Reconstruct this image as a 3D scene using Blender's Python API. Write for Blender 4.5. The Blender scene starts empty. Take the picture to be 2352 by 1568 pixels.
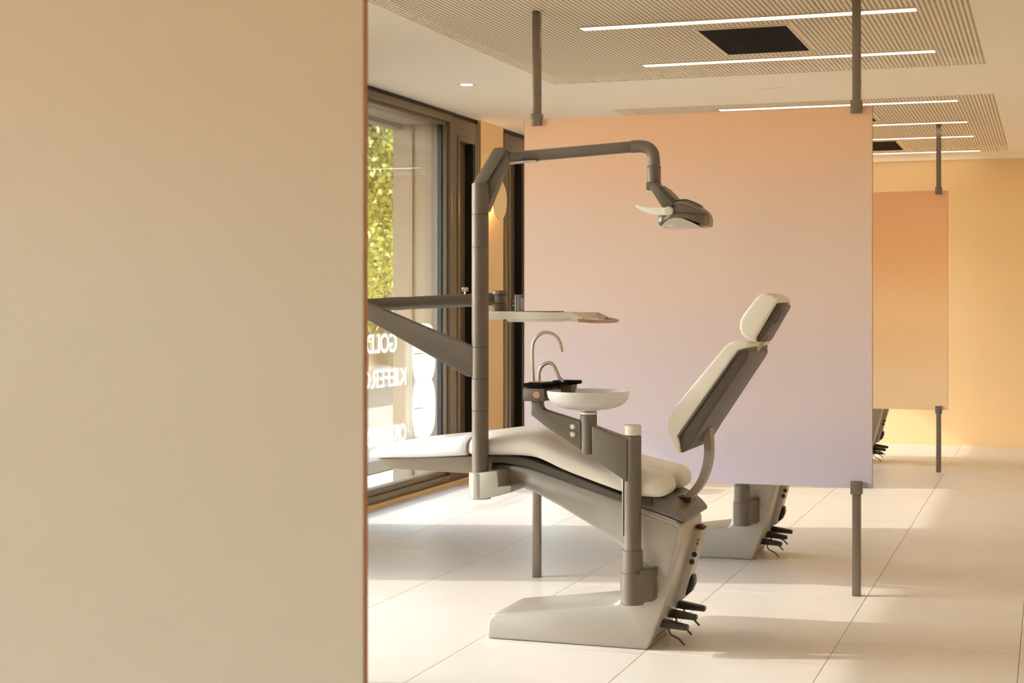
import bpy, bmesh, math, random
from mathutils import Vector, Matrix
random.seed(7)
SC = bpy.context.scene
COL = SC.collection
PI = math.pi

# ------------------------------------------------------------------ camera
H_CAM = 1.35
cam_d = bpy.data.cameras.new('camera')
cam = bpy.data.objects.new('camera', cam_d)
COL.objects.link(cam)
cam.location = (0, 0, H_CAM)
cam.rotation_euler = (PI / 2, 0, 0.3301)
cam_d.sensor_width = 36
cam_d.lens = 3605 / 2352 * 36
cam_d.shift_y = -85 / 2352
cam_d.clip_start = 0.05
cam_d.clip_end = 300
cam_d.dof.use_dof = True
cam_d.dof.focus_distance = 6.6
cam_d.dof.aperture_fstop = 11
SC.camera = cam

# ------------------------------------------------------------------ world, sun, exposure
SUN_DIR = Vector((1.0, 0.28, -0.581)).normalized()      # direction the light travels
world = bpy.data.worlds.new('sky')
SC.world = world
world.use_nodes = True
wn = world.node_tree
wn.nodes.clear()
w_out = wn.nodes.new('ShaderNodeOutputWorld')
w_bg = wn.nodes.new('ShaderNodeBackground')
w_sky = wn.nodes.new('ShaderNodeTexSky')
w_sky.sky_type = 'NISHITA'
w_sky.sun_disc = False
w_sky.sun_elevation = math.radians(29)
w_sky.sun_rotation = math.atan2(-SUN_DIR.x, -SUN_DIR.y)
w_sky.dust_density = 0.6
w_bg.inputs['Strength'].default_value = 1.3
wn.links.new(w_sky.outputs[0], w_bg.inputs[0])
wn.links.new(w_bg.outputs[0], w_out.inputs[0])

sun_d = bpy.data.lights.new('sun', 'SUN')
sun = bpy.data.objects.new('sun', sun_d)
COL.objects.link(sun)
sun.rotation_euler = SUN_DIR.to_track_quat('-Z', 'Y').to_euler()
sun_d.energy = 2.1
sun_d.angle = math.radians(0.65)
sun_d.color = (1.0, 0.97, 0.94)

cy = SC.cycles
cy.use_light_tree = False
cy.max_bounces = 9
cy.diffuse_bounces = 7
cy.glossy_bounces = 3
cy.transmission_bounces = 4
cy.transparent_max_bounces = 12
cy.caustics_reflective = False
cy.caustics_refractive = False
cy.use_adaptive_sampling = True
cy.adaptive_threshold = 0.1
vs = SC.view_settings
vs.view_transform = 'Standard'
vs.look = 'None'
vs.exposure = 0.5
vs.gamma = 1.0
vs.use_curve_mapping = False
LED_STRENGTH = 2.0
LED_COLOR = (1.0, 0.92, 0.80)

# ------------------------------------------------------------------ materials
MATS = {}


def mat(name, col, rough=0.5, metal=0.0, spec=0.5, emit=None, estr=0.0, noise=0.0, nscale=30.0, bump=0.0, coat=0.0):
    m = bpy.data.materials.new(name)
    m.use_nodes = True
    nt = m.node_tree
    b = nt.nodes['Principled BSDF']
    b.inputs['Base Color'].default_value = (*col, 1)
    b.inputs['Roughness'].default_value = rough
    b.inputs['Metallic'].default_value = metal
    b.inputs['Specular IOR Level'].default_value = spec
    b.inputs['Coat Weight'].default_value = coat
    if emit:
        b.inputs['Emission Color'].default_value = (*emit, 1)
        b.inputs['Emission Strength'].default_value = estr
    if noise or bump:
        tc = nt.nodes.new('ShaderNodeTexCoord')
        n = nt.nodes.new('ShaderNodeTexNoise')
        n.inputs['Scale'].default_value = nscale
        n.inputs['Detail'].default_value = 4
        nt.links.new(tc.outputs['Object'], n.inputs['Vector'])
        if noise:
            r = nt.nodes.new('ShaderNodeValToRGB')
            e = r.color_ramp.elements
            e[0].position, e[1].position = 0.3, 0.7
            e[0].color = (*[c * (1 - noise) for c in col], 1)
            e[1].color = (*[min(1, c * (1 + noise)) for c in col], 1)
            nt.links.new(n.outputs['Fac'], r.inputs['Fac'])
            nt.links.new(r.outputs['Color'], b.inputs['Base Color'])
        if bump:
            bp = nt.nodes.new('ShaderNodeBump')
            bp.inputs['Strength'].default_value = bump
            bp.inputs['Distance'].default_value = 0.002
            nt.links.new(n.outputs['Fac'], bp.inputs['Height'])
            nt.links.new(bp.outputs['Normal'], b.inputs['Normal'])
    MATS[name] = m
    return m


def grad_mat(name, stops, z0, z1, rough=0.4):
    """printed colour gradient of a partition board, by height on the board"""
    m = bpy.data.materials.new(name)
    m.use_nodes = True
    nt = m.node_tree
    b = nt.nodes['Principled BSDF']
    b.inputs['Roughness'].default_value = rough
    b.inputs['Specular IOR Level'].default_value = 0.35
    tc = nt.nodes.new('ShaderNodeTexCoord')
    sx = nt.nodes.new('ShaderNodeSeparateXYZ')
    mr = nt.nodes.new('ShaderNodeMapRange')
    mr.inputs['From Min'].default_value = z0
    mr.inputs['From Max'].default_value = z1
    cr = nt.nodes.new('ShaderNodeValToRGB')
    el = cr.color_ramp.elements
    while len(el) < len(stops):
        el.new(0.5)
    for e, (p, c) in zip(el, stops):
        e.position = p
        e.color = (*c, 1)
    cr.color_ramp.interpolation = 'EASE'
    nt.links.new(tc.outputs['Object'], sx.inputs[0])
    nt.links.new(sx.outputs['Z'], mr.inputs['Value'])
    nt.links.new(mr.outputs[0], cr.inputs['Fac'])
    nt.links.new(cr.outputs['Color'], b.inputs['Base Color'])
    MATS[name] = m
    return m


def glass_mat(name, tint=(1, 1, 1), ior=1.45, rough=0.0):
    m = bpy.data.materials.new(name)
    m.use_nodes = True
    nt = m.node_tree
    nt.nodes.clear()
    o = nt.nodes.new('ShaderNodeOutputMaterial')
    t = nt.nodes.new('ShaderNodeBsdfTransparent')
    t.inputs['Color'].default_value = (*tint, 1)
    g = nt.nodes.new('ShaderNodeBsdfGlossy')
    g.inputs['Roughness'].default_value = rough
    f = nt.nodes.new('ShaderNodeFresnel')
    # same reflectance on both faces of the pane
    ge = nt.nodes.new('ShaderNodeNewGeometry')
    mi = nt.nodes.new('ShaderNodeMix')
    mi.inputs['A'].default_value = ior
    mi.inputs['B'].default_value = 1 / ior
    nt.links.new(ge.outputs['Backfacing'], mi.inputs['Factor'])
    nt.links.new(mi.outputs['Result'], f.inputs['IOR'])
    mx = nt.nodes.new('ShaderNodeMixShader')
    nt.links.new(f.outputs[0], mx.inputs[0])
    nt.links.new(t.outputs[0], mx.inputs[1])
    nt.links.new(g.outputs[0], mx.inputs[2])
    nt.links.new(mx.outputs[0], o.inputs['Surface'])
    MATS[name] = m
    return m


def srgb(r, g, b):
    f = lambda c: ((c / 255 + 0.055) / 1.055) ** 2.4 if c > 10 else c / 255 / 12.92
    return (f(r), f(g), f(b))


mat('tile', srgb(230, 223, 213), 0.38, spec=0.4, noise=0.025, nscale=3.0)
mat('grout', srgb(150, 130, 105), 0.9)
mat('plaster', srgb(250, 240, 222), 0.9, spec=0.2)
mat('perforated', srgb(248, 232, 204), 0.9, spec=0.2)
mat('fleece', srgb(124, 100, 68), 1.0, spec=0.0)
mat('ochre', srgb(234, 204, 158), 0.85, spec=0.2, noise=0.015, nscale=2)
mat('room_wall', srgb(240, 230, 210), 0.9, spec=0.2)
mat('alu', srgb(118, 104, 88), 0.42, metal=0.3, spec=0.4)
mat('gasket', srgb(22, 19, 17), 0.5)  # also on the painted shade strip of the vent leaves
mat('stone', srgb(150, 137, 120), 0.8, noise=0.03, nscale=12)
mat('black', srgb(20, 18, 19), 0.8, spec=0.1)
mat('led', (1, 1, 1), 0.5, emit=LED_COLOR, estr=LED_STRENGTH)
mat('led_frame', srgb(225, 205, 175), 0.5)
mat('silver', srgb(176, 169, 159), 0.36, metal=0.4, noise=0.02, nscale=220, bump=0.06)
mat('tube_paint', srgb(110, 100, 90), 0.5, metal=0.35)
mat('lamp_plastic', srgb(104, 94, 82), 0.24, spec=0.6)
mat('taupe_light', srgb(150, 139, 125), 0.42, metal=0.2)
mat('taupe_dark', srgb(86, 76, 66), 0.45)
mat('post_metal', srgb(124, 111, 98), 0.36, metal=0.5)
mat('speaker_grille', srgb(218, 208, 188), 0.8)
mat('steel', srgb(180, 170, 155), 0.32, metal=0.8)
mat('taupe', srgb(112, 102, 91), 0.42, metal=0.1, noise=0.02, nscale=260, bump=0.05)
mat('white_metal', srgb(214, 206, 194), 0.38, metal=0.1)
mat('leather', srgb(222, 215, 204), 0.42, spec=0.4, bump=0.05, nscale=350)
mat('foil', srgb(240, 240, 244), 0.16, spec=0.6)
mat('white', srgb(240, 238, 234), 0.4)
mat('brass', srgb(176, 140, 116), 0.35, metal=0.4)
mat('red', srgb(120, 28, 26), 0.35)
mat('dark_plastic', srgb(38, 33, 30), 0.4)
mat('pedal', srgb(62, 56, 50), 0.4)
mat('chrome', srgb(205, 198, 188), 0.12, metal=1.0)
mat('porcelain', srgb(228, 222, 212), 0.25)
mat('decal', srgb(250, 248, 244), 0.6)
mat('lamp_shade', srgb(246, 220, 174), 0.6)
mat('lamp_glow', (1, 1, 1), 0.5, emit=(1.0, 0.66, 0.36), estr=13)
mat('down_glow', (1, 1, 1), 0.5, emit=(1.0, 0.86, 0.70), estr=10)
mat('paving', srgb(236, 228, 216), 0.85, noise=0.05, nscale=6)
mat('street', srgb(140, 128, 107), 0.9, noise=0.06, nscale=3)
mat('asphalt', srgb(84, 72, 54), 0.95, noise=0.08, nscale=8)
mat('soil', srgb(92, 72, 46), 0.95, noise=0.2, nscale=4)
mat('bark', srgb(120, 92, 62), 0.9, noise=0.2, nscale=14)
mat('leaf_light', srgb(206, 196, 84), 0.45, noise=0.12, nscale=1.4)
mat('leaf_mid', srgb(168, 164, 56), 0.5, noise=0.15, nscale=1.4)
mat('leaf_pale', srgb(232, 226, 160), 0.4, noise=0.08, nscale=1.4)
mat('hedge', srgb(96, 104, 46), 0.7, noise=0.2, nscale=3)
mat('green_pole', srgb(84, 140, 96), 0.5)
mat('lens_glass', srgb(190, 182, 174), 0.08, spec=0.8)
glass_mat('glass', (0.985, 0.99, 0.98), 1.38)
# frosted basin glass
m = mat('frosted', srgb(246, 242, 236), 0.35, spec=0.5)
m.node_tree.nodes['Principled BSDF'].inputs['Transmission Weight'].default_value = 0.35
# thin leaves and vinyl let some light through
for nm in ('leaf_light', 'leaf_mid', 'leaf_pale', 'decal'):
    nt = MATS[nm].node_tree
    b = nt.nodes['Principled BSDF']
    tr = nt.nodes.new('ShaderNodeBsdfTranslucent')
    ad = nt.nodes.new('ShaderNodeMixShader')
    ad.inputs[0].default_value = 0.45
    if b.inputs['Base Color'].links:
        nt.links.new(b.inputs['Base Color'].links[0].from_socket, tr.inputs['Color'])
    else:
        tr.inputs['Color'].default_value = b.inputs['Base Color'].default_value
    o = nt.nodes['Material Output']
    nt.links.new(b.outputs[0], ad.inputs[1])
    nt.links.new(tr.outputs[0], ad.inputs[2])
    nt.links.new(ad.outputs[0], o.inputs['Surface'])

BOARD_Z0, BOARD_Z1 = 0.50, 2.267
grad_mat('board_rose', [(0, srgb(186, 178, 194)), (0.25, srgb(198, 182, 186)), (0.6, srgb(208, 184, 172)), (1.0, srgb(222, 180, 150))], BOARD_Z0, BOARD_Z1)
grad_mat('board_sand', [(0, srgb(214, 206, 196)), (0.45, srgb(208, 195, 179)), (0.65, srgb(210, 186, 161)), (1.0, srgb(214, 172, 138))], BOARD_Z0, BOARD_Z1)
grad_mat('board_apricot', [(0, srgb(250, 216, 172)), (0.4, srgb(246, 200, 150)), (0.75, srgb(240, 182, 130)), (1.0, srgb(238, 180, 138))], BOARD_Z0, BOARD_Z1)
mat('board_edge', srgb(170, 116, 84), 0.5)


# ------------------------------------------------------------------ object helpers
def link(name, me, m, parent=None, smooth=None, loc=None):
    o = bpy.data.objects.new(name, me)
    COL.objects.link(o)
    if m is not None:
        me.materials.append(MATS[m])
    if parent is not None:
        o.parent = parent
    if loc is not None:
        o.location = loc
    if smooth is not None:
        me.polygons.foreach_set('use_smooth', [True] * len(me.polygons))
        me.set_sharp_from_angle(angle=math.radians(smooth))
    return o


def empty(name, loc=(0, 0, 0), parent=None):
    o = bpy.data.objects.new(name, None)
    o.empty_display_size = 0.1
    COL.objects.link(o)
    o.location = loc
    o.parent = parent
    return o


def tag(o, label=None, cat=None, group=None, kind=None):
    if label:
        o['label'] = label
    if cat:
        o['category'] = cat
    if group:
        o['group'] = group
    if kind:
        o['kind'] = kind
    return o


def raw(name, V, F, m, parent=None, smooth=None, bevel=0, seg=3, ang=30, loc=None):
    bm = bmesh.new()
    vs_ = [bm.verts.new(v) for v in V]
    for f in F:
        try:
            bm.faces.new([vs_[i] for i in f])
        except ValueError:
            pass
    bmesh.ops.recalc_face_normals(bm, faces=bm.faces)
    if bevel:
        ed = [e for e in bm.edges if len(e.link_faces) == 2 and e.calc_face_angle(0) > math.radians(ang)]
        bmesh.ops.bevel(bm, geom=ed, offset=bevel, segments=seg, profile=0.5, affect='EDGES', clamp_overlap=True)
        if smooth is None:
            smooth = 40
    me = bpy.data.meshes.new(name)
    bm.to_mesh(me)
    bm.free()
    return link(name, me, m, parent, smooth, loc)


BOXF = [(0, 1, 3, 2), (4, 6, 7, 5), (0, 4, 5, 1), (2, 3, 7, 6), (0, 2, 6, 4), (1, 5, 7, 3)]


def box(name, x0, x1, y0, y1, z0, z1, m, parent=None, bevel=0, seg=2):
    V = [(x, y, z) for x in (x0, x1) for y in (y0, y1) for z in (z0, z1)]
    return raw(name, V, BOXF, m, parent, bevel=bevel, seg=seg)


def boxes(name, L, m, parent=None, bevel=0):
    V, F = [], []
    for (x0, x1, y0, y1, z0, z1) in L:
        k = len(V)
        V += [(x, y, z) for x in (x0, x1) for y in (y0, y1) for z in (z0, z1)]
        F += [tuple(i + k for i in f) for f in BOXF]
    return raw(name, V, F, m, parent, bevel=bevel, seg=2)


def prism(name, P, y0, y1, m, parent=None, bevel=0, seg=3, ang=30):
    """outline in x,z extruded along y"""
    n = len(P)
    V = [(p[0], y0, p[1]) for p in P] + [(p[0], y1, p[1]) for p in P]
    F = [tuple(range(n)), tuple(range(2 * n - 1, n - 1, -1))]
    F += [(i, (i + 1) % n, n + (i + 1) % n, n + i) for i in range(n)]
    return raw(name, V, F, m, parent, bevel=bevel, seg=seg, ang=ang)


def slab(name, P, z0, z1, m, parent=None, bevel=0, seg=3):
    """outline in x,y extruded along z"""
    n = len(P)
    V = [(p[0], p[1], z0) for p in P] + [(p[0], p[1], z1) for p in P]
    F = [tuple(range(n)), tuple(range(2 * n - 1, n - 1, -1))]
    F += [(i, (i + 1) % n, n + (i + 1) % n, n + i) for i in range(n)]
    return raw(name, V, F, m, parent, bevel=bevel, seg=seg)


def lathe(name, prof, c, m, parent=None, n=40, axis='z', smooth=35):
    V, F = [], []
    for (r, h) in prof:
        for i in range(n):
            a = 2 * PI * i / n
            u, v = r * math.cos(a), r * math.sin(a)
            if axis == 'z':
                V.append((c[0] + u, c[1] + v, c[2] + h))
            elif axis == 'y':
                V.append((c[0] + u, c[1] + h, c[2] + v))
            else:
                V.append((c[0] + h, c[1] + u, c[2] + v))
    k = len(prof)
    for j in range(k - 1):
        for i in range(n):
            i2 = (i + 1) % n
            F.append((j * n + i, j * n + i2, (j + 1) * n + i2, (j + 1) * n + i))
    if prof[0][0] > 1e-5:
        F.append(tuple(range(n)))
    if prof[-1][0] > 1e-5:
        F.append(tuple(range((k - 1) * n, k * n)))
    return raw(name, V, F, m, parent, smooth=smooth)


def cyl(name, c, r, z0, z1, m, parent=None, n=40, axis='z', ch=0.003):
    ch = min(ch, (z1 - z0) * 0.3, r * 0.4)
    return lathe(name, [(r - ch, z0), (r, z0 + ch), (r, z1 - ch), (r - ch, z1)], c, m, parent, n, axis)


def catmull(P, k=8):
    P = [Vector(p) for p in P]
    Q = [2 * P[0] - P[1]] + P + [2 * P[-1] - P[-2]]
    out = []
    for i in range(1, len(Q) - 2):
        for j in range(k):
            t = j / k
            a, b, c, d = Q[i - 1], Q[i], Q[i + 1], Q[i + 2]
            out.append(0.5 * ((2 * b) + (c - a) * t + (2 * a - 5 * b + 4 * c - d) * t * t + (3 * b - a - 3 * c + d) * t ** 3))
    out.append(P[-1])
    return out


def tube(name, path, r, m, parent=None, n=14, flat=None, up=None):
    """sweep of a round (or flat=(w,h) rectangular) section along a path"""
    P = [Vector(p) for p in path]
    V, F = [], []
    T0 = (P[1] - P[0]).normalized()
    N = Vector(up) if up else (T0.orthogonal())
    N = (N - T0 * N.dot(T0)).normalized()
    rr = r if isinstance(r, (list, tuple)) else [r] * len(P)
    for i, p in enumerate(P):
        T = ((P[min(i + 1, len(P) - 1)] - P[max(i - 1, 0)])).normalized()
        N = (N - T * N.dot(T)).normalized()
        B = T.cross(N)
        if flat:
            for (a, b) in ((-1, -1), (1, -1), (1, 1), (-1, 1)):
                V.append(p + B * a * flat[0] / 2 + N * b * flat[1] / 2)
            k = 4
        else:
            for j in range(n):
                a = 2 * PI * j / n
                V.append(p + (N * math.cos(a) + B * math.sin(a)) * rr[i])
            k = n
    for i in range(len(P) - 1):
        for j in range(k):
            F.append((i * k + j, i * k + (j + 1) % k, (i + 1) * k + (j + 1) % k, (i + 1) * k + j))
    F.append(tuple(range(k)))
    F.append(tuple(range((len(P) - 1) * k, len(P) * k)))
    return raw(name, V, F, m, parent, smooth=35)


def loft_data(st, n=32, top=2.4, bot=5.0, k=5, yc=0.0):
    """st: (x, z_bottom, z_top, half_width); rounded sections along x"""
    S = catmull([Vector((s[0], s[1], s[2], s[3])) for s in st], k)
    V, F = [], []
    for s in S:
        x, zb, zt, w = s
        zc = zb + (zt - zb) * 0.35
        for j in range(n):
            a = 2 * PI * j / n
            c_, s_ = math.cos(a), math.sin(a)
            e = top if s_ >= 0 else bot
            h = (zt - zc) if s_ >= 0 else (zc - zb)
            V.append((x, yc + w * math.copysign(abs(c_) ** (2 / e), c_), zc + h * math.copysign(abs(s_) ** (2 / e), s_)))
    for i in range(len(S) - 1):
        for j in range(n):
            F.append((i * n + j, i * n + (j + 1) % n, (i + 1) * n + (j + 1) % n, (i + 1) * n + j))
    F.append(tuple(range(n)))
    F.append(tuple(range((len(S) - 1) * n, len(S) * n)))
    return V, F


def baked(o, mods):
    """apply modifiers, keep one plain mesh (shared by the copies)"""
    for t, kw in mods:
        md = o.modifiers.new(t, t)
        for a, b in kw.items():
            setattr(md, a, b)
    dg = bpy.context.evaluated_depsgraph_get()
    me = bpy.data.meshes.new_from_object(o.evaluated_get(dg))
    o.modifiers.clear()
    o.data = me
    me.polygons.foreach_set('use_smooth', [True] * len(me.polygons))
    return o


def copy_tree(o, parent=None):
    c = o.copy()
    COL.objects.link(c)
    c.parent = parent
    for ch in list(o.children):
        copy_tree(ch, c)
    return c


# ================================================================== the setting
XW = -4.24            # inner face of the window wall
XR, YB, YF, ZC = 4.6, -6.4, 15.6, 2.80
TW, TL, JX = 0.69, 1.385, -0.11

# floor: slab with single tiles laid on it
floor = box('floor', XW - 0.1, XR, YB, YF, -0.10, -0.004, 'grout')
tag(floor, 'cream floor of large rectangular tiles', kind='structure')
OFFS = {0: 6.36, 1: 7.33, 2: 5.9, 3: 6.45, 4: 8.067, 5: 7.2, -1: 6.97, -2: 6.2, -3: 6.7, -4: 6.4}
tile_mesh = {}
G = 0.0012
for k in range(-8, 6):
    x1 = min(JX - k * TW, XR)
    x0 = max(JX - (k + 1) * TW, XW - 0.04)
    if x1 - x0 < 0.02:
        continue
    y = OFFS.get(k, 6.4)
    while y > YB:
        y -= TL
    while y < YF:
        ya, yb = max(y, YB), min(y + TL, YF)
        y += TL
        if yb - ya < 0.02:
            continue
        key = (round(x1 - x0, 4), round(yb - ya, 4))
        if key not in tile_mesh:
            o = box('tile', -key[0] / 2 + G, key[0] / 2 - G, -key[1] / 2 + 1.8 * G, key[1] / 2 - 1.8 * G, -0.004, 0.0, 'tile', floor, bevel=0.0007, seg=1)
            tile_mesh[key] = o.data
        else:
            o = bpy.data.objects.new('tile', tile_mesh[key])
            COL.objects.link(o)
            o.parent = floor
        o.location = ((x0 + x1) / 2, (ya + yb) / 2, 0)

# ceiling: plaster with rectangular openings for the perforated fields
FX0, FX1 = -3.09, -0.36
FIELDS = [(-0.9, 3.9), (5.0, 9.88), (11.29, 15.50)]
LIGHT_Y = [(-0.45, 0.9, 2.05, 3.4), (5.44, 6.80, 7.93, 9.27), (11.57, 12.94, 14.06, 15.40)]  # first field's strips are unseen, added to light the room
BLACK_Y = [(), (5.65, 8.16), (11.80, 14.24)]
LX0, LX1, LW = -2.33, -0.62, 0.09
BX0, BX1, BL = -1.76, -1.293, 0.845
parts = []
parts.append((XW - 0.1, FX0, YB, YF, ZC, ZC + 0.05))
parts.append((FX1, XR, YB, YF, ZC, ZC + 0.05))
edges = [YB] + [v for f in FIELDS for v in f] + [YF]
for i in range(0, len(edges), 2):
    parts.append((FX0, FX1, edges[i], edges[i + 1], ZC, ZC + 0.05))
ceiling = boxes('ceiling', parts, 'plaster')
tag(ceiling, 'pale cream plaster ceiling with perforated fields', kind='structure')
PITCH, HOLE = 0.025, 0.012
for fi, (fy0, fy1) in enumerate(FIELDS):
    nx, ny = int(round((FX1 - FX0) / PITCH)), int(round((fy1 - fy0) / PITCH))
    px_, py_ = (FX1 - FX0) / nx, (fy1 - fy0) / ny
    if fi == 0:                       # overhead, behind the camera: coarser
        pass
    gx, gy = [FX0], [fy0]
    for i in range(nx):
        gx += [FX0 + (i + 0.5) * px_ - HOLE / 2, FX0 + (i + 0.5) * px_ + HOLE / 2]
    for i in range(ny):
        gy += [fy0 + (i + 0.5) * py_ - HOLE / 2, fy0 + (i + 0.5) * py_ + HOLE / 2]
    gx.append(FX1)
    gy.append(fy1)
    solid = []
    cut = []
    for ly in LIGHT_Y[fi]:
        solid.append((LX0 - 0.01, LX1 + 0.01, ly - LW / 2 - 0.01, ly + LW / 2 + 0.01))
    for by in BLACK_Y[fi]:
        solid.append((BX0 - 0.03, BX1 + 0.03, by - 0.03, by + BL + 0.03))
        cut.append((BX0, BX1, by, by + BL))
    NXv = len(gx)
    V = [(x, y, 0) for y in gy for x in gx]
    F = []
    for j in range(len(gy) - 1):
        yc = (gy[j] + gy[j + 1]) / 2
        rows = [s for s in solid if s[2] < yc < s[3]]
        for i in range(len(gx) - 1):
            if i % 2 == 1 and j % 2 == 1:
                xc = (gx[i] + gx[i + 1]) / 2
                if not any(s[0] < xc < s[1] for s in rows):
                    continue
            a = j * NXv + i
            F.append((a, a + NXv, a + NXv + 1, a + 1))
    me = bpy.data.meshes.new('perforated_panel')
    me.from_pydata(V, [], F)
    o = link('perforated_panel', me, 'perforated', ceiling, loc=(0, 0, ZC + 0.002))
    o['label'] = 'perforated acoustic ceiling field with small square holes'
    box('fleece_backing', FX0 - 0.05, FX1 + 0.05, fy0 - 0.05, fy1 + 0.05, ZC + 0.05, ZC + 0.07, 'fleece', ceiling)

# linear lights and black ceiling panels
LLAB = {(1, 1): None,
        (1, 2): 'long glowing light strip nearest the top of the frame, before the large black ceiling panel',
        (1, 3): 'long glowing light strip just beyond the large black ceiling panel',
        (2, 0): 'first light strip of the far ceiling field, just above the pink partition edge',
        (2, 1): 'second light strip of the far ceiling field, right of the pink partition',
        (2, 2): 'third light strip of the far field, before the small black panel',
        (2, 3): 'last light strip, closest to the far ochre wall'}
for fi, L in enumerate(LIGHT_Y):
    for li, ly in enumerate(L):
        t = empty('linear_light', ((LX0 + LX1) / 2, ly, ZC))
        tag(t, LLAB.get((fi, li)) or 'unseen light strip in the near ceiling field overhead', 'light', 'light strips in the perforated ceiling')
        hx, hy = (LX1 - LX0) / 2, LW / 2
        boxes('frame', [(-hx - .006, hx + .006, -hy - .006, -hy, -.005, .0015), (-hx - .006, hx + .006, hy, hy + .006, -.005, .0015),
                        (-hx - .006, -hx, -hy, hy, -.005, .0015), (hx, hx + .006, -hy, hy, -.005, .0015)], 'led_frame', t)
        box('diffuser', -hx, hx, -hy, hy, -.003, .0015, 'led', t)
for fi, L in enumerate(BLACK_Y):
    for bi, by in enumerate(L):
        if fi == 1 and bi == 0:
            continue
        t = empty('ceiling_panel', ((BX0 + BX1) / 2, by + BL / 2, ZC))
        lab = 'large black square panel in the ceiling between the two long light strips'
        if fi == 2:
            lab = ('small black ceiling panel of which a corner shows at the partition edge' if bi == 0 else
                   'small black ceiling panel in the far field before the last light strip')
        tag(t, lab, 'ceiling panel', 'black panels in the perforated ceiling')
        hx, hy = (BX1 - BX0) / 2, BL / 2
        box('black_face', -hx, hx, -hy, hy, -.004, .0015, 'black', t)
        boxes('frame', [(-hx - .012, -hx, -hy - .012, hy + .012, -.006, .0015), (hx, hx + .012, -hy - .012, hy + .012, -.006, .0015),
                        (-hx, hx, -hy - .012, -hy, -.006, .0015), (-hx, hx, hy, hy + .012, -.006, .0015)], 'led_frame', t)

t = empty('downlight', (-3.638, 9.695, ZC))
tag(t, 'small round recessed downlight in the ceiling near the window', 'light')
lathe('trim_ring', [(.040, -.002), (.058, -.004), (.060, 0.0)], (0, 0, 0), 'white', t)
cyl('bulb', (0, 0, 0), .040, -.003, -.0005, 'down_glow', t, ch=.0005)
t = empty('ceiling_speaker', (-1.72, 10.645, ZC))
tag(t, 'round flat white speaker grille in the plaster ceiling', 'speaker')
lathe('rim', [(.142, -.006), (.150, -.006), (.154, 0.0)], (0, 0, 0), 'plaster', t)
cyl('grille', (0, 0, 0), .143, -.004, -.0005, 'speaker_grille', t, ch=.0005)

# walls
w = box('wall_far', XW - 0.1, XR, YF, YF + 0.2, -0.1, ZC + 0.05, 'ochre')
tag(w, 'plain ochre far wall', kind='structure')
w = box('trim_1', XW, XR, YF - 0.025, YF, ZC - 0.065, ZC, 'plaster')
tag(w, 'pale strip along the top of the far wall', kind='structure')
w = box('baseboard_far', XW, XR, YF - 0.010, YF, 0, 0.03, 'ochre')
tag(w, 'low pale skirting of the far wall', kind='structure')
w = box('wall_right', XR, XR + 0.2, YB - 0.2, YF + 0.2, -0.1, ZC + 0.05, 'room_wall')
tag(w, kind='structure')
w = box('wall_back', XW - 0.1, XR, YB - 0.2, YB, -0.1, ZC + 0.05, 'room_wall')
tag(w, kind='structure')

# window wall: windows, opaque vent leaves, ochre piers, stone facade piers outside
WIN = [(-3.85, -1.51), (0.32, 2.66), (4.49, 6.83), (8.66, 11.0), (12.83, 15.17)]  # first window is unseen, added for daylight on the near partition
segs = []
lo = YB
for a, b in WIN:
    segs.append((lo, a))
    lo = b
segs.append((lo, YF))
LEAF = 0.62
ochre_parts = []
leaves = []
for (a, b) in segs:
    first, last = a == YB, b == YF
    la = a + 0.012
    if first:
        ochre_parts.append((a, b - LEAF - .04))
        leaves.append((b - LEAF - .012, b - .012, -1))
    elif last:
        ochre_parts.append((a, b))
    else:
        ochre_parts.append((a + LEAF, b - LEAF - .055))
        leaves.append((a + .012, a + LEAF, 1))
        leaves.append((b - LEAF - .012, b - .012, -1))
wl = boxes('wall_left', [(XW - 0.10, XW, a, b, 0, ZC) for a, b in ochre_parts], 'ochre')
tag(wl, 'narrow ochre wall piers between the windows', kind='structure')
# black shadow gap along the ceiling and joints between frames
boxes('shadow_gap', [(XW - 0.10, XW - 0.03, YB, YF, ZC - 0.035, ZC)] +
      [(XW - 0.10, XW - 0.03, b - .001, b + .013, 0.03, ZC) for a, b in WIN] +
      [(XW - 0.10, XW - 0.03, a - .013, a + .001, 0.03, ZC) for a, b in WIN] +
      [(XW - 0.10, XW - 0.03, a - LEAF - .06, a - LEAF - .01, 0.0, ZC) for a, b in WIN], 'gasket', wl)
box('floor_strip', XW - 0.03, XW + 0.012, YB, YF, 0.0, 0.022, 'ochre', wl, bevel=.003)
box('sill', XW - 0.12, XW - 0.02, YB, YF, -0.02, 0.03, 'alu', wl)
# facade
fac = boxes('facade', [(-4.74, -4.34, b + .035, a - .035, -0.1, 3.2) for (b, a) in segs], 'stone')
tag(fac, 'pale stone facade piers outside the windows', kind='structure')
fac.name = 'wall_facade'
for (b, a) in segs:                                   # recessed joint strips on the reveals
    if a < YF:
        pass
boxes('joint_strip', [(-4.60, -4.575, b + .018, b + .035, 0.0, 2.70) for (b, a) in segs if b > YB], 'alu', fac)
box('header', -4.74, -4.35, YB, YF + .3, 2.72, 3.2, 'stone', fac)
box('header_lip', -4.76, -4.66, YB, YF + .3, 2.685, 2.72, 'alu', fac)

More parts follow.
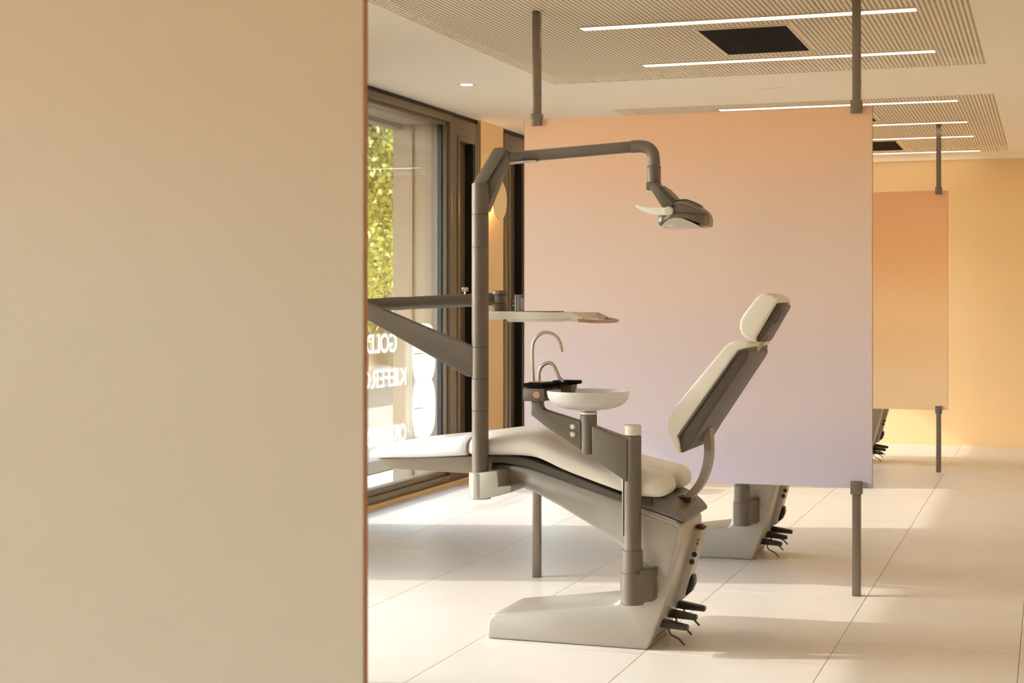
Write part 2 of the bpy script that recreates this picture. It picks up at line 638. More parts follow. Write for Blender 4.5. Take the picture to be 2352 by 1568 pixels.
GX = -4.315
for wi, (a, b) in enumerate(WIN):
    t = empty('window_%d' % (wi + 1), (GX, (a + b) / 2, 0))
    tag(t, 'tall window with a dark brown frame', kind='structure')
    h = (b - a) / 2
    x0, x1 = XW - GX - .10, XW - GX          # frame depth, inner face flush with the wall
    for s in (-1, 1):
        ya, yb = sorted((s * h, s * (h - .05)))
        box('jamb', x0, x1, ya, yb, .03, ZC - .035, 'alu', t, bevel=.003)
        ya, yb = sorted((s * (h - .05), s * (h - .078)))
        box('jamb_bead', -.02, .055, ya, yb, .10, 2.715, 'alu', t, bevel=.003)
        ya, yb = sorted((s * (h - .078), s * (h - .092)))
        box('gasket', -.014, .02, ya, yb, .125, 2.705, 'gasket', t)
    box('bottom_rail', x0, x1, -h + .05, h - .05, .03, .075, 'alu', t, bevel=.003)
    box('bottom_bead', -.02, .055, -h + .078, h - .078, .075, .118, 'alu', t, bevel=.004)
    box('top_rail', x0, x1, -h + .05, h - .05, 2.715, ZC - .035, 'alu', t, bevel=.003)
    box('top_bead', -.02, .05, -h + .078, h - .078, 2.69, 2.715, 'alu', t, bevel=.003)
    box('pane', -.006, .0, -h + .08, h - .08, .11, 2.70, 'glass', t)
    box('pane', -.030, -.024, -h + .06, h - .06, .09, 2.71, 'glass', t)

for li, (a, b, s) in enumerate(leaves):
    t = empty('window_%d' % (li + 11), (XW, (a + b) / 2, 0))
    tag(t, 'narrow opaque ventilation leaf in dark brown metal beside a window', kind='structure')
    h = (b - a) / 2
    boxes('leaf_frame', [(-.09, -.005, -h, -h + .10, .03, ZC - .04), (-.09, -.005, h - .10, h, .03, ZC - .04),
                         (-.09, -.005, -h + .10, h - .10, .03, .16), (-.09, -.005, -h + .10, h - .10, ZC - .17, ZC - .04)], 'alu', t, bevel=.003)
    boxes('leaf_bead', [(-.09, .002, -h + .10, -h + .135, .16, ZC - .17), (-.09, .002, h - .135, h - .10, .16, ZC - .17),
                        (-.09, .002, -h + .135, h - .135, .16, .195), (-.09, .002, -h + .135, h - .135, ZC - .205, ZC - .17)], 'alu', t, bevel=.002)
    box('leaf_infill', -.088, -.07, -h + .135, h - .135, .195, ZC - .205, 'alu', t)
    ys = .5 * h if s < 0 else -.5 * h
    # black strip standing in for the shade inside the deep reveal
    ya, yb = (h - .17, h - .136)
    box('leaf_reveal_shade', -.07, -.004, ya, yb, .195, ZC - .205, 'gasket', t)
    hz, hy = 1.36, -.135 if s < 0 else h - .16
    hd = lathe('leaf_handle', [(.004, 0), (.026, .002), (.026, .012), (.018, .016), (.018, .03), (.024, .034), (.024, .05), (.018, .056), (.004, .057)], (.002, hy, hz), 'chrome', t, axis='x', n=20)

# wall lamp on the ochre pier
lp_y = 11.80
t = empty('wall_lamp', (XW, lp_y, 2.18))
tag(t, 'round ochre disc wall lamp glowing onto the pier between windows', 'wall lamp')
cyl('stem', (0, 0, 0), .025, 0.0, .085, 'lamp_shade', t, axis='x', n=20)
lathe('disc', [(.004, .088), (.150, .088), (.158, .092), (.156, .100), (.12, .108), (.004, .112)], (0, 0, 0), 'lamp_shade', t, axis='x', n=56)
cyl('glow_ring', (0, 0, 0), .07, .062, .080, 'lamp_glow', t, axis='x', n=32)


# ------------------------------------------------------------------ lettering on the glass
def letter_mesh(ch, size):
    cu = bpy.data.curves.new('letter', 'FONT')
    cu.body = ch
    cu.size = size
    cu.offset = 0.0025
    cu.extrude = 0.0006
    o = bpy.data.objects.new('letter_tmp', cu)
    COL.objects.link(o)
    dg = bpy.context.evaluated_depsgraph_get()
    me = bpy.data.meshes.new_from_object(o.evaluated_get(dg))
    bpy.data.objects.remove(o)
    return me


ROT = Matrix(((0, 0, -1), (-1, 0, 0), (0, 1, 0))).to_4x4()
for text, y_start, y_end, z_base, hgt, lab in (
        ('GOLDC', 10.105, 9.45, 1.022, .128, 'white lettering GOLD on the window glass, topmost row'),
        ('KIEFEROR', 10.275, 9.37, 0.785, .120, 'white lettering KIEFERO on the window glass, middle row'),
        ('ORTHODO', 10.275, 9.455, 0.392, .120, 'white lettering ORTHODO on the window glass, lowest row')):
    t = empty('window_lettering', (GX + .003, y_start, z_base))
    tag(t, lab, 'lettering', 'window lettering')
    mes = [(c, letter_mesh(c, hgt / .70)) for c in text]
    wd = []
    for c, me in mes:
        xs = [v.co.x for v in me.vertices]
        wd.append((min(xs), max(xs)))
    gap = .014
    tot = sum(b - a for a, b in wd) + gap * (len(wd) - 1)
    sx = (y_start - y_end) / tot
    x = 0
    for (c, me), (a, b) in zip(mes, wd):
        o = link('letter', me, 'decal', t)
        o.matrix_local = Matrix.Translation((0, -x * sx, 0)) @ ROT @ Matrix.Diagonal((sx, 1, 1, 1)) @ Matrix.Translation((-a, 0, 0))
        x += b - a + gap

# large white figure of two stacked lobes
t = empty('window_decal', (GX + .003, 10.615, 0.40))
tag(t, 'large white figure of two stacked round lobes on the glass', 'decal')


def half_width(z, w=.215, h=.218, e=3.0):
    return max([w * (1 - abs((z - zc) / h) ** e) ** (1 / e) for zc in (.2, .595) if abs(z - zc) < h] or [0.0])


ZS = [-.018 + (.813 + .018) * (0.5 - 0.5 * math.cos(PI * i / 120)) for i in range(121)]
P = [(half_width(z), z) for z in ZS] + [(-half_width(z), z) for z in reversed(ZS[1:-1])]
n = len(P)
V = [(0, p[0], p[1]) for p in P] + [(.001, p[0], p[1]) for p in P]
F = [tuple(range(n)), tuple(range(2 * n - 1, n - 1, -1))] + [(i, (i + 1) % n, n + (i + 1) % n, n + i) for i in range(n)]
raw('figure', V, F, 'decal', t)
for zc in (.2, .595):
    box('slit', .0012, .002, -.20, -.03, zc - .003, zc + .003, 'taupe_light', t)


# ================================================================== partitions
def partition(y, board, label):
    xl, xr = -2.469, -0.775
    t = empty('partition', ((xl + xr) / 2, y, 0))
    tag(t, label, 'partition', 'hanging colour partitions')
    cx = (xl + xr) / 2
    hw = (xr - xl) / 2
    b = box('board', -hw, hw, -.005, .005, BOARD_Z0, BOARD_Z1, board, t, bevel=.001, seg=1)
    for s_ in (-1, 1):
        xa, xb = sorted((s_ * hw, s_ * (hw + .0012)))
        box('edge_strip', xa, xb, -.005, .005, BOARD_Z0, BOARD_Z1, 'board_edge', b)
    for px in (-2.405 - cx, -0.847 - cx):
        po = box('upper_post', px - .019, px + .019, -.019, .019, BOARD_Z1 - .02, ZC, 'post_metal', t, bevel=.003)
        for z in (BOARD_Z1 + .12, BOARD_Z1 + .34):
            cyl('screw', (px + .019, 0, z), .004, -.001, .002, 'dark_plastic', po, axis='x', n=12, ch=.0003)
        box('upper_clamp', px - .026, px + .026, -.027, .027, BOARD_Z1 - .032, BOARD_Z1 + .028, 'post_metal', t, bevel=.003)
        po = box('lower_post', px - .019, px + .019, -.019, .019, 0.0, BOARD_Z0 + .02, 'post_metal', t, bevel=.003)
        cyl('screw', (px + .019, 0, .17), .004, -.001, .002, 'dark_plastic', po, axis='x', n=12, ch=.0003)
        box('lower_clamp', px - .026, px + .026, -.027, .027, BOARD_Z0 - .028, BOARD_Z0 + .032, 'post_metal', t, bevel=.003)
    return t


partition(1.72, 'board_sand', 'beige partition board filling the left of the view up close')
partition(7.40, 'board_rose', 'peach to lilac partition board hanging behind the foreground dental chair')
partition(13.08, 'board_apricot', 'orange partition board seen at the far right before the ochre wall')


# ================================================================== dental chair
CX, CY = -1.82, 6.15


def make_chair():
    R = empty('dental_chair', (CX, CY, 0))
    # ---- base: foot, leaning upright and carrying beam in one shell
    base = prism('base', [(-.333, 0), (-.333, .062), (-.326, .083), (-.312, .097), (-.292, .105), (-.218, .115), (-.035, .138), (.09, .156), (.190, .172),
                          (.211, .179), (.223, .195), (.227, .24), (.231, .32), (.235, .388), (.228, .403), (.159, .446), (-.035, .551), (-.135, .599),
                          (-.2, .619), (-.36, .640), (-.36, .702), (-.28, .706), (-.218, .706), (-.17, .702), (-.13, .693), (-.06, .673), (.001, .653), (.155, .605), (.311, .557),
                          (.452, .510), (.468, .500), (.474, .485), (.474, .437), (.396, .162), (.333, 0)], -.18, .18, 'silver', R, bevel=.012, seg=3, ang=40)
    prism('side_cover', [(.25, .390), (.321, .344), (.384, .300), (.412, .285), (.44, .40), (.455, .475), (.44, .49), (.30, .535), (.25, .55)], -.1835, -.178, 'silver', base, bevel=.002, seg=2)
    prism('bracket_cover', [(.30, .352), (.321, .340), (.380, .296), (.352, .192), (.30, .165)], -.185, -.178, 'silver', base, bevel=.002, seg=2)
    # rear strip: recessed panel on the leaning back
    def back(z, d=0.0, y=0.0):
        return (.333 + .2888 * z + d, z)
    prism('rear_panel', [back(.03, -.004), back(.46, -.004), back(.46, .004), back(.03, .004)], -.15, .15, 'taupe', base, bevel=.002, seg=1)
    prism('vent_slot', [(.34, .548), (.452, .511), (.450, .506), (.338, .543)], -.186, -.18, 'steel', base)
    # ---- console with sockets on the back
    con = prism('console', [back(.455, 0), back(.448, .040), back(.44, .044), back(.20, .046), back(.166, .046), back(.148, 0)], .03, .14, 'silver', R, bevel=.004)
    for (x, z, r) in ((.474, .350, .011), (.464, .320, .011), (.490, .409, .004), (.487, .394, .004)):
        cyl('socket', (x, .03, z), r, -.002, .001, 'dark_plastic', con, axis='y', n=20, ch=.0005)
    prism('rear_socket', [back(.26, .046), back(.255, .058), back(.225, .068), back(.19, .064), back(.175, .046)], .06, .12, 'dark_plastic', con, bevel=.006)
    sw = box('switch_housing', .468, .508, .05, .115, .447, .456, 'dark_plastic', con, bevel=.002)
    box('rocker_switch', .474, .502, .06, .105, .454, .464, 'red', con, bevel=.003)
    # ---- foot controls
    for (y, z, dx) in ((-.08, .092, .0), (.02, .114, .006), (.15, .126, .010)):
        x0 = .333 + .2888 * z - .01
        p = prism('foot_pedal', [(x0, z + .018), (x0 + .06, z + .008), (x0 + .122 + dx, z - .004), (x0 + .126 + dx, z - .010), (x0 + .124 + dx, z - .024),
                                 (x0 + .05, z - .020), (x0, z - .016)], y - .017, y + .017, 'pedal', R, bevel=.003, seg=2)
        tube('hook', [(x0 + .044, y, z - .02), (x0 + .052, y, z - .045), (x0 + .088, y, z - .062), (x0 + .110, y, z - .084)], .004, 'pedal', p, flat=(.012, .005), up=(0, 0, 1))
    # ---- seat carrier
    prism('seat_plate', [(-.33, .742), (-.25, .745), (-.204, .744), (-.16, .740), (-.122, .731), (.244, .606), (.36, .603), (.36, .566), (.244, .582), (0, .66), (-.12, .697), (-.168, .707), (-.24, .715), (-.33, .718)],
          -.225, .225, 'taupe_dark', R, bevel=.006, seg=2)
    prism('seat_housing', [(.25, .606), (.34, .606), (.395, .598), (.435, .580), (.470, .552), (.490, .530), (.494, .514), (.480, .508), (.320, .560), (.25, .582)], -.20, .20, 'taupe', R, bevel=.030, seg=5, ang=25)
    # ---- seat cushion with split rear
    V, F = loft_data([(-.400, .741, .822, .225), (-.36, .741, .828, .255), (-.26, .744, .842, .268), (-.169, .746, .848, .272), (-.09, .737, .844, .275), (.02, .692, .806, .276),
                      (.14, .652, .760, .275), (.24, .620, .722, .272), (.285, .608, .704, .262), (.31, .612, .690, .24)], n=40, top=2.7)
    for yc in (-.145, .145):
        V2, F2 = loft_data([(.12, .665, .745, .11), (.20, .634, .735, .122), (.30, .607, .712, .126), (.36, .603, .700, .125), (.395, .604, .690, .118), (.415, .612, .672, .098), (.424, .628, .650, .06)], n=28, top=2.8, bot=3.6, yc=yc)
        k = len(V)
        V += V2
        F += [tuple(i + k for i in f) for f in F2]
    seat = raw('seat_cushion', V, F, 'leather', R)
    baked(seat, [('REMESH', dict(mode='VOXEL', voxel_size=.007)), ('SMOOTH', dict(factor=.5, iterations=8))])
    # ---- leg rest
    V, F = loft_data([(-.846, .722, .738, .17), (-.840, .716, .750, .205), (-.820, .714, .761, .228), (-.77, .716, .774, .240), (-.62, .722, .796, .246), (-.50, .730, .810, .250), (-.43, .735, .822, .25), (-.402, .738, .820, .245)], n=40, top=3.2)
    leg = raw('leg_rest', V, F, 'foil', R, smooth=60)
    leg['label'] = 'glossy foil covered leg rest'
    prism('leg_rest_shell', [(-.800, .716), (-.748, .677), (-.60, .672), (-.384, .668), (-.30, .668), (-.30, .738), (-.40, .738)], -.215, .215, 'taupe_light', R, bevel=.008, seg=2)
    # ---- back rest
    cushion = [(.478, .778), (.462, .786), (.451, .822), (.429, .848), (.421, .888), (.430, .917), (.442, .939), (.645, 1.183), (.665, 1.203), (.703, 1.213), (.745, 1.206), (.742, 1.188), (.700, 1.176), (.466, .846), (.474, .815)]
    br = prism('back_cushion', cushion, -.245, .245, 'leather', R, bevel=.03, seg=5, ang=60)
    sh = prism('back_shell', [(.466, .842), (.456, .822), (.476, .776), (.492, .784), (.520, .818), (.548, .864), (.735, 1.148), (.738, 1.168), (.722, 1.190), (.694, 1.178)], -.222, .222, 'taupe_dark', R, bevel=.022, seg=4, ang=18)
    prism('shell_rim', [(.463, .845), (.470, .838), (.700, 1.166), (.735, 1.176), (.733, 1.188), (.692, 1.178)], -.236, .236, 'taupe', sh, bevel=.004, seg=2)
    arc_o = [(.552, .85), (.556, .78), (.550, .71), (.526, .645), (.490, .598), (.452, .560)]
    tube('back_support', catmull([(.536, 0, .86), (.541, 0, .79), (.537, 0, .725), (.518, 0, .662), (.488, 0, .614), (.440, 0, .566)], 6), .02, 'taupe_light', R, flat=(.07, .028), up=(1, 0, 0))
    box('support_slot', .415, .475, -.042, .042, .566, .586, 'dark_plastic', R)
    # ---- head rest
    hc = [(.752, 1.196), (.715, 1.216), (.694, 1.238), (.687, 1.262), (.692, 1.292), (.702, 1.310), (.748, 1.372), (.766, 1.387), (.786, 1.394), (.815, 1.386), (.838, 1.372), (.842, 1.358), (.828, 1.352), (.752, 1.222)]
    prism('head_cushion', hc, -.142, .142, 'leather', R, bevel=.026, seg=5, ang=50)
    hs = prism('head_shell', [(.748, 1.220), (.756, 1.204), (.768, 1.206), (.846, 1.340), (.842, 1.352), (.828, 1.354)], -.122, .122, 'taupe_dark', R, bevel=.006, seg=2)
    prism('grip_recess', [(.806, 1.278), (.812, 1.276), (.840, 1.326), (.834, 1.330)], -.06, .06, 'dark_plastic', hs)
    prism('latch_recess', [(.764, 1.206), (.770, 1.204), (.782, 1.226), (.776, 1.230)], -.05, .05, 'dark_plastic', hs)
    tube('neck_joint', [(.722, 0, 1.170), (.745, 0, 1.205), (.758, 0, 1.225)], .017, 'steel', R, n=18)
    # ---- rear post with sleeve and bracket
    PX, PY = .298, -.275
    post = cyl('rear_post', (PX, PY, 0), .0345, .38, .845, 'tube_paint', R)
    cyl('post_cap', (PX, PY, 0), .0345, .846, .887, 'white_metal', post)
    prism('clamp_strip', [(PX - .036, .46), (PX - .030, .46), (PX - .030, .682), (PX - .036, .682)], PY - .022, PY - .002, 'steel', post, bevel=.002)
    cyl('post_sleeve', (PX, PY, 0), .040, .312, .405, 'tube_paint', post)
    br2 = cyl('post_bracket', (PX, PY, 0), .047, .196, .318, 'tube_paint', R)
    slab('bracket_block', [(PX - .02, PY + .035), (PX + .035, PY - .03), (PX + .075, PY + .02), (PX + .075, -.178), (PX - .02, -.178)], .205, .330, 'tube_paint', br2, bevel=.003)
    # ---- cuspidor arm, tube, bowl, tap block
    arm = prism('cuspidor_arm', [(-.104, .972), (-.066, .972), (-.062, .947), (-.052, .938), (.09, .898), (.10, .895), (.10, .785), (-.045, .873), (-.104, .917)], -.305, -.255, 'taupe', R, bevel=.004)
    prism('arm_root', [(.146, .880), (.285, .834), (.285, .668), (.146, .757)], -.312, -.245, 'taupe', arm, bevel=.004)
    for z in (.875, .846):
        cyl('button', (.067, -.305, z), .0115, -.003, .002, 'steel', arm, axis='y', n=24)
        cyl('button_face', (.067, -.3065, z), .008, -.003, .001, 'white_metal', arm, axis='y', n=24)
    tb = cyl('cuspidor_tube', (.123, -.278, 0), .033, .770, .922, 'tube_paint', R)
    cyl('tube_collar', (.123, -.278, 0), .034, .922, .934, 'white_metal', tb)
    cyl('tube_neck', (.123, -.278, 0), .032, .934, .950, 'steel', tb)
    lathe('bowl', [(.0, .941), (.05, .940), (.088, .945), (.120, .955), (.143, .969), (.156, .987), (.1605, 1.006), (.1605, 1.015), (.157, 1.015), (.152, .992), (.138, .975), (.112, .962), (.07, .954), (.0, .952)],
          (.121, -.278, 0), 'frosted', R, n=64)
    tap = box('tap_block', -.128, -.040, -.335, -.15, .972, 1.024, 'tube_paint', R, bevel=.008)
    cyl('indicator', (-.072, -.335, .998), .014, -.002, .002, 'brass', tap, axis='y', n=28)
    slab('tap_plate', [(-.128, -.335), (-.045, -.335), (-.02, -.30), (-.02, -.15), (-.128, -.15)], 1.026, 1.042, 'black', tap, bevel=.002)
    slab('glass_filler_plate', [(-.05, -.20), (.02, -.23), (.05, -.19), (.05, -.12), (-.05, -.10)], 1.034, 1.048, 'black', tap, bevel=.002)
    box('filler_block', -.03, .03, -.20, -.12, .985, 1.033, 'tube_paint', tap, bevel=.004)
    slab('tap_mount', [(-.122, -.28), (-.06, -.28), (-.06, -.22), (-.122, -.22)], 1.042, 1.046, 'steel', tap, bevel=.002)
    tube('rinse_spout', catmull([(-.112, -.25, 1.042), (-.115, -.25, 1.11), (-.116, -.25, 1.172), (-.108, -.25, 1.208), (-.086, -.25, 1.232), (-.056, -.25, 1.240), (-.024, -.25, 1.229), (-.003, -.25, 1.203), (.006, -.25, 1.163)], 6), .0066, 'steel', R)
    tube('filler_spout', catmull([(-.088, -.25, 1.042), (-.088, -.25, 1.082), (-.077, -.25, 1.106), (-.054, -.25, 1.120), (-.032, -.25, 1.114), (-.018, -.25, 1.091), (-.006, -.25, 1.064), (.012, -.25, 1.048)], 6), .0070, 'steel', R)
    # ---- light column
    LX, LY = -.327, -.275
    col = cyl('light_column', (LX, LY, 0), .0335, .66, .926, 'tube_paint', R, ch=.001)
    for z0, z1 in ((.9275, 1.0535), (1.055, 1.1795), (1.181, 1.5765), (1.578, 1.7065), (1.708, 1.832)):
        cyl('column_sleeve', (LX, LY, 0), .0340, z0, z1, 'tube_paint', col, ch=.0012)
    cyl('column_core', (LX, LY, 0), .0325, .90, 1.82, 'dark_plastic', col)
    cb = cyl('column_bracket', (LX, LY, 0), .045, .577, .683, 'silver', R)
    prism('bracket_arm', [(-.325, .683), (-.24, .694), (-.236, .632), (-.182, .638), (-.182, .612), (-.25, .592), (-.325, .577)], -.318, -.17, 'silver', cb, bevel=.003)
    # ---- tray arm
    ta = prism('tray_arm', [(-.345, 1.183), (-.36, 1.183), (-.862, 1.376), (-.90, 1.391), (-.92, 1.385), (-.92, 1.322), (-.88, 1.312), (-.862, 1.315), (-.376, 1.064), (-.345, 1.062)], -.30, -.25, 'tube_paint', R, bevel=.004)
    EX = -.925
    cyl('elbow', (EX, -.26, 0), .036, 1.295, 1.405, 'tube_paint', ta)
    KX, KY = -.355, .04
    A, B = Vector((EX + .02, -.235, 1.345)), Vector((KX - .03, KY, 1.372))
    ua = tube('tray_link', [A, A.lerp(B, .3), A.lerp(B, .97), B], .0265, 'tube_paint', R, n=28)
    tube('link_sleeve', [A.lerp(B, .22), A.lerp(B, .36)], .0275, 'tube_paint', ua, n=28)
    ks = A.lerp(B, .80)
    lathe('lock_knob', [(.003, .0), (.003, .012), (.012, .014), (.014, .018), (.014, .028), (.011, .031), (.003, .031)], (ks.x, ks.y, ks.z + .024), 'chrome', ua, n=16)
    kn = cyl('tray_joint', (KX, KY, 0), .030, 1.322, 1.354, 'tube_paint', R)
    cyl('joint_ring', (KX, KY, 0), .027, 1.354, 1.390, 'taupe', kn)
    cyl('joint_cap', (KX, KY, 0), .031, 1.390, 1.408, 'tube_paint', kn)
    # ---- tray
    tr = empty('tray', (0, 0, 0), R)
    box('tray_floor', -.365, .015, -.145, .245, 1.291, 1.297, 'white_metal', tr)
    rim = []
    for (y0, y1) in ((-.15, -.145), (.245, .25)):
        prism('tray_rim', [(-.365, 1.322), (.012, 1.318), (.060, 1.297), (.050, 1.275), (.030, 1.281), (.010, 1.291), (-.365, 1.290)], y0, y1, 'white_metal', tr, bevel=.001, seg=1)
        cyl('rim_screw', (.044, y0 if y0 < 0 else y1, 1.288), .0045, -.0015, .0015, 'steel', tr, axis='y', n=14, ch=.0004)
    box('tray_back', -.37, -.365, -.15, .25, 1.290, 1.322, 'white_metal', tr)
    box('tray_front', .008, .013, -.145, .245, 1.291, 1.317, 'white_metal', tr)
    box('joint_plate', -.345, -.12, -.11, .19, 1.318, 1.3225, 'taupe', tr, bevel=.001)
    prism('under_tray', [(-.268, 1.290), (-.258, 1.279), (-.022, 1.279), (-.012, 1.290)], -.13, .22, 'white', tr)
    tube('tray_handle', catmull([(.044, -.145, 1.288), (.085, -.14, 1.284), (.108, -.10, 1.282), (.115, .05, 1.281), (.108, .20, 1.282), (.085, .24, 1.284), (.044, .245, 1.288)], 6), .0075, 'brass', tr)
    # ---- lamp arm
    lb = prism('lamp_bracket', [(-.352, 1.80), (-.362, 1.838), (-.276, 1.970), (-.268, 1.974), (-.228, 1.974), (-.222, 1.962), (-.312, 1.826), (-.30, 1.80)], -.262, -.18, 'tube_paint', R, bevel=.003)
    prism('bracket_web', [(-.225, 1.966), (-.228, 1.915), (-.312, 1.722), (-.33, 1.722), (-.33, 1.82)], -.245, -.195, 'taupe', lb, bevel=.002)
    tube('swivel_joint', [(-.235, -.20, 1.940), (-.18, -.178, 1.943)], .020, 'taupe', R, n=22)
    la = tube('lamp_arm', [(-.185, -.178, 1.943), (-.18, -.178, 1.9435), (.262, -.155, 1.970), (.268, -.155, 1.9703)], [.0195, .0225, .0225, .0215], 'taupe', R, n=28)
    prism('arm_underside', [(-.235, 1.914), (-.235, 1.922), (-.12, 1.926), (-.12, 1.921)], -.20, -.165, 'white_metal', la)
    el = tube('lamp_elbow', catmull([(.262, -.155, 1.970), (.30, -.155, 1.971), (.330, -.155, 1.963), (.347, -.155, 1.944), (.353, -.155, 1.915), (.353, -.155, 1.89)], 6), .0245, 'taupe', R, n=28)
    cyl('elbow_pin', (.255, -.176, 1.970), .007, -.004, .001, 'tube_paint', el, axis='y', n=16)
    sv = cyl('lamp_swivel', (.353, -.155, 0), .0275, 1.826, 1.892, 'taupe', R)
    cyl('swivel_ring', (.353, -.155, 0), .028, 1.878, 1.893, 'tube_paint', sv)
    prism('swivel_foot', [(.3265, 1.826), (.3265, 1.800), (.331, 1.797), (.352, 1.797), (.380, 1.822), (.380, 1.826)], -.178, -.132, 'taupe', sv, bevel=.004)
    # fork down to the head
    prism('lamp_fork', [(.356, 1.800), (.376, 1.824), (.392, 1.812), (.400, 1.795), (.452, 1.735), (.436, 1.715), (.415, 1.715), (.366, 1.790)], -.252, -.236, 'tube_paint', R, bevel=.003)
    prism('lamp_fork', [(.376, 1.818), (.398, 1.806), (.452, 1.752), (.440, 1.728), (.385, 1.790)], -.19, -.06, 'taupe', R, bevel=.003)
    tube('fork_bridge', [(.372, -.25, 1.807), (.372, -.06, 1.807)], .013, 'taupe', R, n=18)
    # head
    HY = -.155
    hd = empty('lamp_head', (0, 0, 0), R)
    V, F = loft_data([(.384, 1.668, 1.706, .06), (.390, 1.656, 1.716, .075), (.405, 1.650, 1.728, .086), (.44, 1.660, 1.748, .094), (.475, 1.672, 1.756, .098), (.515, 1.668, 1.744, .096), (.550, 1.656, 1.724, .088), (.570, 1.650, 1.708, .075), (.578, 1.660, 1.696, .05)],
                     n=36, top=2.4, bot=5, yc=HY)
    raw('lamp_housing', V, F, 'lamp_plastic', hd, smooth=60)
    prism('lens', [(.402, 1.647), (.418, 1.664), (.436, 1.678), (.458, 1.684), (.485, 1.681), (.520, 1.667), (.560, 1.647)], HY - .098, HY + .098, 'lens_glass', hd, bevel=.002)
    for (y, k) in ((HY - .045, 0), (HY - .015, 1), (HY + .015, 2)):
        tube('cooling_rib', catmull([(.452, y, 1.752), (.49, y, 1.754), (.52, y, 1.743), (.545, y, 1.728)], 5), .003, 'tube_paint', hd, n=8)
    tube('seam', catmull([(.44, HY - .097, 1.699), (.50, HY - .0985, 1.700), (.54, HY - .094, 1.698), (.574, HY - .062, 1.693)], 5), .0012, 'dark_plastic', hd, n=6)
    tube('tilt_joint', [(.436, HY - .06, 1.745), (.436, HY + .06, 1.745)], .012, 'tube_paint', hd, n=18)
    for s in (-1, 1):
        hy = HY + s * .098
        cyl('hub', (.437, hy, 1.708), .0175, -.016, .016, 'white_metal', hd, axis='y', n=28)
        hp = [(.440, 1.722), (.40, 1.722), (.360, 1.724), (.328, 1.730), (.309, 1.737), (.305, 1.733), (.306, 1.727), (.330, 1.712), (.365, 1.699), (.40, 1.693), (.440, 1.693)]
        prism('handle', hp, hy - .010, hy + .010, 'white', hd, bevel=.004)
    return R


c1 = make_chair()
tag(c1, 'dental chair with pale upholstery in the foreground before the peach partition', 'dental chair', 'dental chairs')
c2 = copy_tree(c1)
c2.location = (CX, CY + 2.28, 0)
tag(c2, 'second dental chair, its grey base and pedals showing beneath the peach partition', 'dental chair', 'dental chairs')
c3 = copy_tree(c1)
c3.location = (CX, CY + 7.64, 0)
tag(c3, 'farthest dental chair, base and pedals just showing below the orange partition', 'dental chair', 'dental chairs')

# ================================================================== outside
g = box('ground', -60, XW - 0.10, -20, 70, -0.14, -0.03, 'paving')
tag(g, 'pale paving outside the windows', kind='structure')
g.name = 'floor_outside'
for nm_, xa, xb, m_ in (('road', -60, -8.5, 'asphalt'), ('street_paving', -8.5, -5.6, 'street'), ('planting_strip', -5.6, -5.2, 'soil')):
    box(nm_, xa, xb, -20, 70, -0.031, -0.022, m_, g)
# added, unseen slab overhead that ends the sun on the floor
cn = box('added_canopy', -6.25, -4.6, -8, 22, 3.22, 3.42, 'stone')
tag(cn, kind='structure')
cn.name = 'wall_added_canopy'
for k in range(-3, 2):  # added posts out of view that shade the facade reveals
    yc = 10.70 + 4.17 * k
    box('added_shade_post', -5.87, -5.63, yc - .12, yc + .12, -.03, 3.22, 'stone', cn)


def leafage(name, blobs, count, size, mats, parent, seed):
    rnd = random.Random(seed)
    V, F, MI = [], [], []
    tot = sum(b[3] ** 2 for b in blobs)
    for (bx, by, bz, r) in blobs:
        for i in range(int(count * r * r / tot)):
            d = Vector((rnd.gauss(0, 1), rnd.gauss(0, 1), rnd.gauss(0, 1))).normalized()
            p = Vector((bx, by, bz)) + d * r * (0.55 + .5 * rnd.random())
            n = (d + Vector((rnd.gauss(0, .6), rnd.gauss(0, .6), rnd.gauss(0, .6)))).normalized()
            u = n.orthogonal().normalized()
            v = n.cross(u)
            a = rnd.random() * 6.28
            u, v = u * math.cos(a) + v * math.sin(a), v * math.cos(a) - u * math.sin(a)
            s = size * (.6 + .8 * rnd.random())
            k = len(V)
            V += [p - v * s * .9, p + u * s * .62 - v * s * .15, p + u * s * .30 + v * s * .45 + n * s * .1, p + v * s, p - u * s * .30 + v * s * .45 + n * s * .1, p - u * s * .62 - v * s * .15]
            F.append((k, k + 1, k + 2, k + 3, k + 4, k + 5))
            MI.append(rnd.choices(range(len(mats)), [.5, .35, .15][:len(mats)])[0])
    me = bpy.data.meshes.new(name)
    me.from_pydata([tuple(v) for v in V], [], F)
    o = link(name, me, mats[0], parent)
    for m_ in mats[1:]:
        me.materials.append(MATS[m_])
    me.polygons.foreach_set('material_index', MI)
    o['kind'] = 'stuff'
    return o


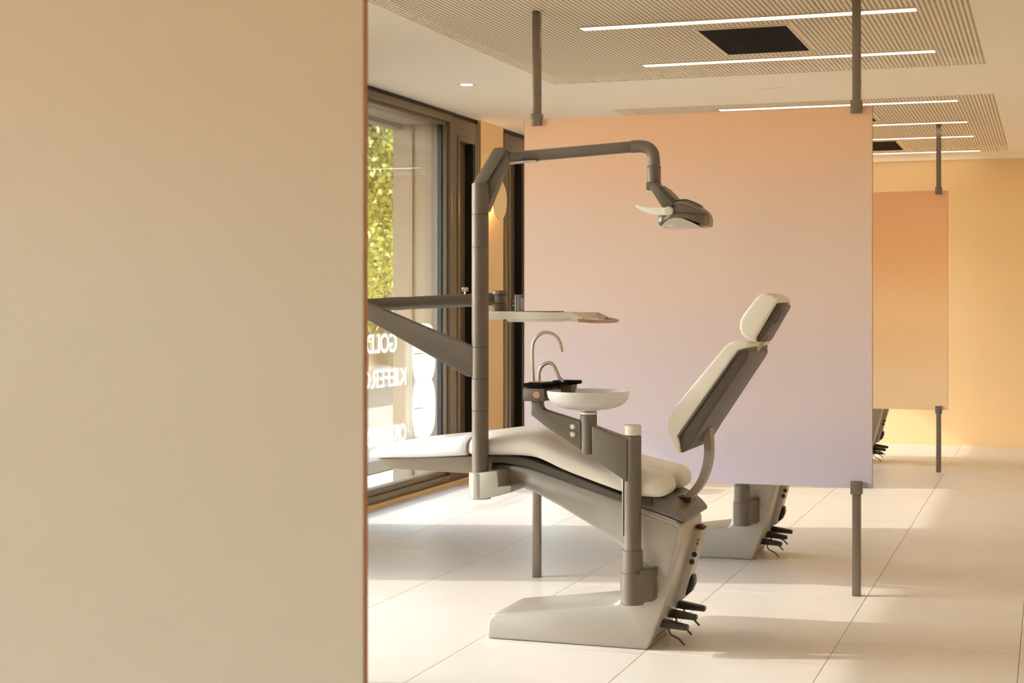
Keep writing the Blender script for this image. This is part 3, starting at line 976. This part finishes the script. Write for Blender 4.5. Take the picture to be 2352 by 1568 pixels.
rnd = random.Random(3)
t = empty('street_tree', (-11.0, 25.0, -0.022))
tag(t, 'leafy yellow green tree seen through the window', 'tree')
tube('trunk', [(0, 0, 0), (.05, 0, 1.2), (0, .1, 2.6), (.1, 0, 4.4)], [.20, .17, .15, .08], 'bark', t, n=12)
bl = []
for i in range(46):
    a = rnd.random() * 6.28
    r = 2.6 * math.sqrt(rnd.random())
    z = 1.5 + 5.6 * rnd.random()
    bl.append((r * math.cos(a), r * math.sin(a), z, .55 + .5 * rnd.random()))
    tube('branch', [(0, 0, min(z - .4, 4.2)), (r * .5 * math.cos(a), r * .5 * math.sin(a), z - .25), (r * math.cos(a), r * math.sin(a), z)], [.06, .035, .012], 'bark', t, n=6)
leafage('foliage', bl, 60000, .052, ['leaf_mid', 'leaf_light', 'leaf_pale'], t, 5)
t = empty('street_tree', (-16.5, 36.5, -0.022))
tag(t, 'taller tree farther back filling the gaps behind the nearer foliage', 'tree')
tube('trunk', [(0, 0, 0), (.05, 0, 2.2), (0, .1, 5)], [.25, .2, .1], 'bark', t, n=12)
bl = [(3.2 * rnd.uniform(-1, 1), 3 * rnd.uniform(-1, 1), rnd.uniform(1.2, 8.5), rnd.uniform(.8, 1.4)) for i in range(40)]
leafage('foliage', bl, 22000, .12, ['leaf_mid', 'leaf_light', 'leaf_pale'], t, 9)
t = empty('hedge', (-13.4, 31.0, -0.022))
tag(t, 'low clipped hedge along the far side of the street', 'hedge')
box('core', -3, 3, -.35, .35, 0, .9, 'hedge', t)
leafage('foliage', [(x * .28 - 3, 0, .62, .55) for x in range(22)], 12000, .06, ['leaf_mid', 'hedge'], t, 12)
# earth bank and low kerb wall across the street
bk = prism('earth_bank', [(-18, 0), (-16, .55), (-12.2, .55), (-11.2, .25), (-10.2, 0)], 26.5, 29.5, 'soil', None, bevel=.08)
bk.location = (0, 0, -.022)
tag(bk, 'brown earth bank beyond the pavement behind the lettering', 'bank')
t = empty('street_pole', (-12.9, 29.9, -.022))
tag(t, 'thin green pole standing before the hedge outside', 'pole')
cyl('shaft', (0, 0, 0), .05, 0, 2.1, 'green_pole', t, n=14)
cyl('foot', (0, 0, 0), .09, 0, .12, 'green_pole', t, n=14)
